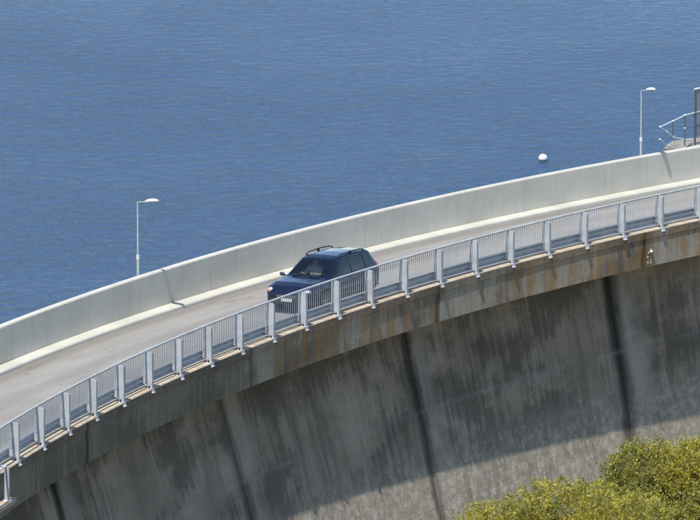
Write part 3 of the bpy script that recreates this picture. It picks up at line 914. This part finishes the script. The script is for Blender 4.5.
for s in 'LR':
    sg = 1 if s == 'L' else -1
    d1 = grid_part('door', ['door_f' + s], M['paint'], car); d2 = grid_part('door', ['door_r' + s], M['paint'], car)
    for d, hx in ((d1, -.28), (d2, -1.16)):
        bm = bmesh.new(); add_box(bm, hx - .09, hx + .09, sg * .855 - .02, sg * .855 + .02, .84, .875, None, .008)
        bm_obj('door_handle', bm, M['paint'], d, True, 40)
    for k in 'frq': grid_part('side_window', ['side_window_' + k + s], M['glass'], car)
    bm = bmesh.new(); add_ball(bm, (0, 0, 0), 1.0, 18, 12, (.15, .17, .078))
    hm = Matrix.Translation((2.085, sg * .585, .705)) @ Matrix.Rotation(sg * math.radians(-32), 4, 'Z') @ Matrix.Rotation(math.radians(8), 4, 'Y')
    for v in bm.verts: v.co = hm @ v.co
    hl = bm_obj('headlight', bm, M['headlamp'], car, True)
    bm = bmesh.new(); add_ball(bm, hm @ Vector((.10, sg * .10, -.01)), .05, 10, 8)
    bm_obj('indicator', bm, M['amber'], hl, True)
    grid_part('tail_light', ['tail_light' + s], M['taillamp'], car)
    # mirror
    bm = bmesh.new(); add_ball(bm, (.83, sg * .955, .965), 1.0, 14, 10, (.05, .095, .065))
    add_tube(bm, [(.82, sg * .80, .93), (.82, sg * .93, .94)], .02, 8)
    mo = bm_obj('mirror', bm, M['mirror'], car, True, 50)
    bm = bmesh.new(); add_tube(bm, [(.790, sg * .955, .965), (.778, sg * .955, .965)], .055, 14)
    bm_obj('mirror_glass', bm, M['chrome'], mo)
    # roof rail with feet
    bm = bmesh.new()
    pts = [(.02, sg * .565, 1.465), (-.06, sg * .563, 1.52), (-.25, sg * .56, 1.545), (-.9, sg * .555, 1.555), (-1.42, sg * .55, 1.53), (-1.6, sg * .545, 1.495), (-1.66, sg * .543, 1.455)]
    add_tube(bm, pts, .019, 8)
    for fx, fz in ((-.75, 1.50),): add_box(bm, fx - .05, fx + .05, sg * .555 - .02, sg * .555 + .02, fz - .04, fz + .07)
    bm_obj('roof_rail', bm, M['black'], car, True, 50)
    # fog lamp
    bm = bmesh.new(); add_tube(bm, [(2.18, sg * .60, .44), (2.262, sg * .57, .44)], .055, 12); bm_obj('fog_lamp', bm, M['headlamp'], car, True, 40)
# inner panels so that the cabin is not a paint-coloured shell
bm = bmesh.new(); add_box(bm, -2.2, 1.9, -.74, .74, .30, .36); bm_obj('floor_pan', bm, M['black'], car)
for wx in WX:
    for sg in (1, -1):
        bm = bmesh.new()
        nseg = 20; ring0 = []; ring1 = []
        for k in range(nseg + 1):
            an = math.pi * k / nseg
            ring0.append(bm.verts.new((wx + .405 * math.cos(an), sg * .835, .32 + .39 * math.sin(an)))); ring1.append(bm.verts.new((wx + .405 * math.cos(an), sg * .52, .32 + .39 * math.sin(an))))
        for k in range(nseg): bm.faces.new((ring0[k], ring0[k + 1], ring1[k + 1], ring1[k]))
        bm.faces.new(ring1)
        bm_obj('wheel_arch', bm, M['black'], car, False)
        # wheel
        prof = [(.19, -.095), (.29, -.105), (.322, -.085), (.33, -.03), (.33, .03), (.322, .085), (.29, .105), (.19, .095)]
        bm = bmesh.new(); n = 28; rings = []
        for k in range(n):
            an = 2 * math.pi * k / n; rings.append([bm.verts.new((wx + r * math.cos(an), sg * .755 + y, .33 + r * math.sin(an))) for r, y in prof])
        for k in range(n):
            a, b_ = rings[k], rings[(k + 1) % n]
            for q in range(len(prof) - 1): bm.faces.new((a[q], a[q + 1], b_[q + 1], b_[q]))
        wh = bm_obj('wheel', bm, M['rubber'], car, True, 50)
        bm = bmesh.new(); yo = sg * (.755 + .06)
        add_tube(bm, [(wx, yo - sg * .09, .33), (wx, yo + sg * .012, .33)], .06, 14)
        for k in range(5):
            an = 2 * math.pi * k / 5 + .3
            mm = Matrix.Translation((wx, yo, .33)) @ Matrix.Rotation(-an, 4, 'Y')
            add_box(bm, .03, .195, -.015, .015, -.035, .035, mm, .008)
        rr2 = []
        for k in range(24):
            an = 2 * math.pi * k / 24
            rr2.append([bm.verts.new((wx + r * math.cos(an), yo + sg * y, .33 + r * math.sin(an))) for r, y in ((.205, .02), (.185, .02), (.18, -.12))])
        for k in range(24):
            a, b_ = rr2[k], rr2[(k + 1) % 24]
            for q in range(2): bm.faces.new((a[q], a[q + 1], b_[q + 1], b_[q]))
        bm_obj('rim', bm, M['alloy'], wh, True, 40)
# front: grille, intake, number plate, badge, bumper strip, wipers
bm = bmesh.new(); add_box(bm, 2.27, 2.315, -.36, .36, .50, .605, None, .012); gr = bm_obj('grille', bm, M['black'], car)
bm = bmesh.new()
for z in (.53, .575): add_box(bm, 2.31, 2.322, -.34, .34, z - .007, z + .007)
bm_obj('grille_bar', bm, M['chrome'], gr)
bm = bmesh.new(); add_box(bm, 2.25, 2.312, -.46, .46, .335, .425, None, .012); bm_obj('lower_intake', bm, M['black'], car)
bm = bmesh.new(); add_box(bm, 2.302, 2.328, -.186, .186, .395, .495, None, .006); bm_obj('number_plate', bm, M['plate'], car)
bm = bmesh.new(); add_box(bm, -2.335, -2.30, -.186, .186, .60, .70, None, .006); bm_obj('number_plate', bm, M['plate'], car)
for (xa, ya, xb, yb_) in ((1.03, -.50, .92, .02), (1.03, .06, .92, .52)):
    za = float(np.interp(xa, xf, ST[3])) - .005; zb = float(np.interp(xb, xf, ST[3])) - .0
    bm = bmesh.new(); add_tube(bm, [(xa + .02, ya, za + .02), (xb + .03, yb_, zb + .02)], .011, 6); bm_obj('wiper', bm, M['black'], car)
# cabin
bm = bmesh.new(); add_box(bm, .45, 1.02, -.70, .70, .68, .90, None, .05); bm_obj('dashboard', bm, M['seat'], car, True, 50)
for sx, sy in ((-.22, -.37), (-.22, .37), (-1.15, -.37), (-1.15, .37)):
    bm = bmesh.new()
    add_box(bm, sx - .12, sx + .42, sy - .24, sy + .24, .45, .60, None, .05)
    add_box(bm, -.06, .06, -.23, .23, 0, .58, Matrix.Translation((sx - .12, sy, .56)) @ Matrix.Rotation(math.radians(-14), 4, 'Y'), .05)
    add_box(bm, -.04, .04, -.12, .12, .60, .76, Matrix.Translation((sx - .12, sy, .56)) @ Matrix.Rotation(math.radians(-14), 4, 'Y'), .035)
    bm_obj('seat', bm, M['seat'], car, True, 50)
bm = bmesh.new(); wm = Matrix.Translation((.40, -.37, .90)) @ Matrix.Rotation(math.radians(-62), 4, 'Y')
ringp = [wm @ Vector((.185 * math.cos(a), .185 * math.sin(a), 0)) for a in np.linspace(0, 2 * math.pi, 25)]
add_tube(bm, ringp, .015, 8, False); add_tube(bm, [wm @ Vector((0, -.18, 0)), wm @ Vector((0, .18, 0))], .014, 6); add_tube(bm, [wm @ Vector((0, 0, 0)), wm @ Vector((0, 0, -.25))], .03, 8)
bm_obj('steering_wheel', bm, M['black'], car, True)

# ------------------------------------------------------------------ driver
def make_driver():
    J = {'pelvis': (-.17, -.37, .66), 'waist': (-.20, -.37, .80), 'chest': (-.25, -.37, 1.00), 'neck': (-.26, -.37, 1.13), 'chin': (-.235, -.37, 1.195), 'head': (-.25, -.37, 1.285), 'crown': (-.26, -.37, 1.35), 'nose': (-.145, -.37, 1.265)}
    R_ = {'pelvis': .15, 'waist': .14, 'chest': .15, 'neck': .058, 'chin': .062, 'head': .088, 'crown': .06, 'nose': .012}
    E_ = [('pelvis', 'waist'), ('waist', 'chest'), ('chest', 'neck'), ('neck', 'chin'), ('chin', 'head'), ('head', 'crown'), ('head', 'nose')]
    for s, sg in (('l', 1), ('r', -1)):
        y = -.37
        J['sh' + s] = (-.25, y + sg * .19, 1.06); R_['sh' + s] = .065
        J['el' + s] = (-.02, y + sg * .27, .86); R_['el' + s] = .045
        J['wr' + s] = (.24, y + sg * .185, .93); R_['wr' + s] = .03
        J['pa' + s] = (.32, y + sg * .175, .945); R_['pa' + s] = .032
        J['hi' + s] = (-.12, y + sg * .10, .64); R_['hi' + s] = .10
        J['kn' + s] = (.34, y + sg * .14, .68); R_['kn' + s] = .062
        J['an' + s] = (.66, y + sg * .10, .44); R_['an' + s] = .04
        J['to' + s] = (.80, y + sg * .10, .47); R_['to' + s] = .035
        J['ea' + s] = (-.255, y + sg * .095, 1.265); R_['ea' + s] = .016
        E_ += [('chest', 'sh' + s), ('sh' + s, 'el' + s), ('el' + s, 'wr' + s), ('wr' + s, 'pa' + s), ('pelvis', 'hi' + s), ('hi' + s, 'kn' + s), ('kn' + s, 'an' + s), ('an' + s, 'to' + s), ('head', 'ea' + s)]
        for k in range(4):
            dz = (k - 1.5) * .02
            J['f%d%s' % (k, s)] = (.385, y + sg * (.185 - .01 * k), .955 + dz); R_['f%d%s' % (k, s)] = .009
            J['g%d%s' % (k, s)] = (.40, y + sg * (.150 - .006 * k), .96 + dz); R_['g%d%s' % (k, s)] = .008
            E_ += [('pa' + s, 'f%d%s' % (k, s)), ('f%d%s' % (k, s), 'g%d%s' % (k, s))]
        J['th' + s] = (.345, y + sg * .13, .96); R_['th' + s] = .010
        E_ += [('pa' + s, 'th' + s)]
    names = list(J); ix = {n: i for i, n in enumerate(names)}
    me = bpy.data.meshes.new('driver_rig'); me.from_pydata([J[n] for n in names], [(ix[a], ix[b_]) for a, b_ in E_], [])
    ob = bpy.data.objects.new('driver_rig', me); C.objects.link(ob)
    sk = ob.modifiers.new('skin', 'SKIN'); sk.use_smooth_shade = True
    for n in names:
        d = me.skin_vertices[0].data[ix[n]]; d.radius = (R_[n], R_[n]); d.use_root = (n == 'pelvis')
    sb = ob.modifiers.new('sub', 'SUBSURF'); sb.levels = 2; sb.render_levels = 2
    bpy.context.view_layer.update()
    dg = bpy.context.evaluated_depsgraph_get()
    m2 = bpy.data.meshes.new_from_object(ob.evaluated_get(dg))
    bpy.data.objects.remove(ob, do_unlink=True)
    m2.materials.clear()
    for k in ('shirt', 'skin', 'seat'): m2.materials.append(M[k])
    for p in m2.polygons:
        c = p.center; p.use_smooth = True
        p.material_index = 1 if (c.z > 1.12 or c.x > .25 and c.z > .86) else (2 if c.z < .70 else 0)
    root = thing('person', 'driver in a pale shirt sitting at the wheel of the dark blue car', 'person')
    root.matrix_basis = CM
    m2.name = 'person_body'
    b_ = bpy.data.objects.new('body', m2); link(b_, root)
    bm = bmesh.new(); add_ball(bm, (-.272, -.37, 1.312), .1, 16, 10, (1.0, .92, .86))
    for v in list(bm.verts):
        if v.co.x > -.20 and v.co.z < 1.345 or v.co.z < 1.23: bm.verts.remove(v)
    bm_obj('hair', bm, M['hair'], root, True)
    for sg in (1, -1):
        bm = bmesh.new(); add_ball(bm, (-.166, -.37 + sg * .032, 1.292), .011, 8, 6); bm_obj('eye', bm, M['black'], root, True)
    bm = bmesh.new(); add_box(bm, -.172, -.160, -.395, -.345, 1.213, 1.221); bm_obj('mouth', bm, M['taillamp'], root)
make_driver()

# ------------------------------------------------------------------ trees below the dam
def leaf_crown(name, lobes, n_leaf, seed, parent, leaf=(.042, .105), warm=.5):
    """leaves in small sprays spread through a set of lobes (centre, radii); returns one mesh"""
    rg = np.random.default_rng(seed)
    vol = np.array([l[1][0] * l[1][1] * l[1][2] for l in lobes]); pr = vol ** (2 / 3.); pr /= pr.sum()
    n_sp = n_leaf // 24
    which = rg.choice(len(lobes), n_sp, p=pr)
    cen = np.array([l[0] for l in lobes])[which]; rad = np.array([l[1] for l in lobes])[which]
    d = rg.normal(size=(n_sp, 3)); d /= np.linalg.norm(d, axis=1)[:, None]
    rr = .62 + .38 * rg.random(n_sp) ** .55
    wob = 1 + .16 * np.sin(d[:, 0] * 7 + d[:, 2] * 5 + which) * np.sin(d[:, 1] * 6 + which * 2.0)
    sp = cen + d * rad * (rr * wob)[:, None]
    sdir = d * .7 + rg.normal(size=(n_sp, 3)) * .45 + np.array([0, 0, .35])
    sdir /= np.linalg.norm(sdir, axis=1)[:, None]
    # tint of the spray: flushes of yellow new growth among grey-green older leaves
    ty = np.clip(warm + .33 * rg.normal(size=n_sp) + .22 * np.sin(sp[:, 0] * 1.7 + seed) * np.cos(sp[:, 2] * 2.1), 0, 1)
    rep = np.repeat(np.arange(n_sp), 24); n = len(rep)
    a = rg.random(n)
    base = sp[rep] + sdir[rep] * (a * .26)[:, None] + rg.normal(size=(n, 3)) * .055
    ld = sdir[rep] * .55 + rg.normal(size=(n, 3)) * .75; ld /= np.linalg.norm(ld, axis=1)[:, None]
    sd = np.cross(ld, rg.normal(size=(n, 3))); sd /= np.linalg.norm(sd, axis=1)[:, None]
    ln = rg.uniform(leaf[1] * .6, leaf[1] * 1.25, n)[:, None]; wd = rg.uniform(leaf[0] * .6, leaf[0] * 1.2, n)[:, None]
    v = np.empty((n, 4, 3))
    v[:, 0] = base; v[:, 1] = base + ld * ln * .45 + sd * wd * .5; v[:, 2] = base + ld * ln; v[:, 3] = base + ld * ln * .45 - sd * wd * .5
    me = bpy.data.meshes.new(name)
    me.vertices.add(n * 4); me.vertices.foreach_set('co', v.reshape(-1))
    me.loops.add(n * 4); me.loops.foreach_set('vertex_index', np.arange(n * 4, dtype=np.int32))
    me.polygons.add(n); me.polygons.foreach_set('loop_start', np.arange(0, n * 4, 4, dtype=np.int32))
    me.update(calc_edges=True)
    t = np.clip(ty[rep] + rg.normal(size=n) * .12, 0, 1)[:, None]
    green = np.array([.25, .275, .11]); yel = np.array([.64, .55, .10])
    col = green * (1 - t) + yel * t
    dead = rg.random(n) < .025; col[dead] = (.17, .10, .05)
    col = np.c_[col * rg.uniform(.8, 1.2, n)[:, None], np.ones(n)]
    ca = me.color_attributes.new('tint', 'FLOAT_COLOR', 'POINT')
    ca.data.foreach_set('color', np.repeat(col, 4, axis=0).reshape(-1))
    me.materials.append(M['leaf'])
    o = bpy.data.objects.new(name, me); link(o)
    return loc_parent(o, parent)

def gum(x, y, top, lobes, n_leaf, seed, label, warm):
    gz = ground_z(x, y) - .2
    t = thing('gum_tree', label, 'tree', (x, y, gz), 'gum trees below the dam')
    rg = random.Random(seed)
    bm = bmesh.new()
    fork = Vector((x + rg.uniform(-.2, .2), y, gz + (top - gz) * .42))
    add_tube(bm, [(x, y, gz), (x + .06, y + .03, gz + (fork.z - gz) * .5), fork], [.26, .19, .15], 9)
    loc_parent(bm_obj('trunk', bm, M['bark'], None, True), t)
    for c, r in lobes:
        c = Vector(c); mid = fork.lerp(c, .5) + Vector((rg.uniform(-.3, .3), rg.uniform(-.3, .3), rg.uniform(-.4, 0)))
        bm = bmesh.new(); add_tube(bm, [fork - Vector((0, 0, .2)), mid, c], [.10, .065, .03], 7)
        for k in range(6):
            e = c + Vector((rg.uniform(-1, 1) * r[0], rg.uniform(-1, 1) * r[1], rg.uniform(-.2, .9) * r[2])) * .8
            st = mid.lerp(c, rg.uniform(.2, 1)); add_tube(bm, [st, st.lerp(e, .5) + Vector((0, 0, .1)), e], [.03, .02, .008], 5)
        loc_parent(bm_obj('limb', bm, M['bark'], None, True), t)
    leaf_crown('crown', lobes, n_leaf, seed, t, warm=warm)
    return t

def px(x, y, dist):
    """point on the sight line through a photograph pixel at a given ground distance"""
    p = .1630; d = ((x - 350) / 6327.2, 1.0, -(y - 260) / 6327.2)
    w = Vector((d[0], d[1] * math.cos(p) + d[2] * math.sin(p), -d[1] * math.sin(p) + d[2] * math.cos(p)))
    return Vector((0, 0, H_CAM)) + w * (dist / w.y)
def lobe(x, y, dist, rx, ry, rz): return (tuple(px(x, y, dist)), (rx, ry, rz))
A = [lobe(565, 545, 158, 1.7, 1.5, 1.55), lobe(505, 556, 157.5, 1.5, 1.4, 1.3), lobe(625, 556, 156.8, 1.5, 1.3, 1.5), lobe(560, 590, 157, 2.6, 2.0, 1.6), lobe(465, 585, 158, 1.3, 1.2, 1.4)]
pA = px(560, 600, 158)
gum(pA.x, pA.y, pA.z + 2, A, 120000, 3, 'low spreading gum tree with yellow-green leaves at the foot of the dam', .62)
B = [lobe(645, 482, 166, 1.0, 1.0, .95), lobe(690, 495, 166.5, 1.3, 1.3, 1.25), lobe(735, 480, 167, 1.4, 1.3, 1.4), lobe(625, 512, 165.5, .95, 1.0, .95), lobe(680, 545, 165.5, 2.2, 1.6, 1.6)]
pB = px(685, 560, 166.5)
gum(pB.x, pB.y, pB.z + 2.5, B, 130000, 11, 'taller gum tree with mixed olive and yellowish leaves rising against the dam wall', .52)
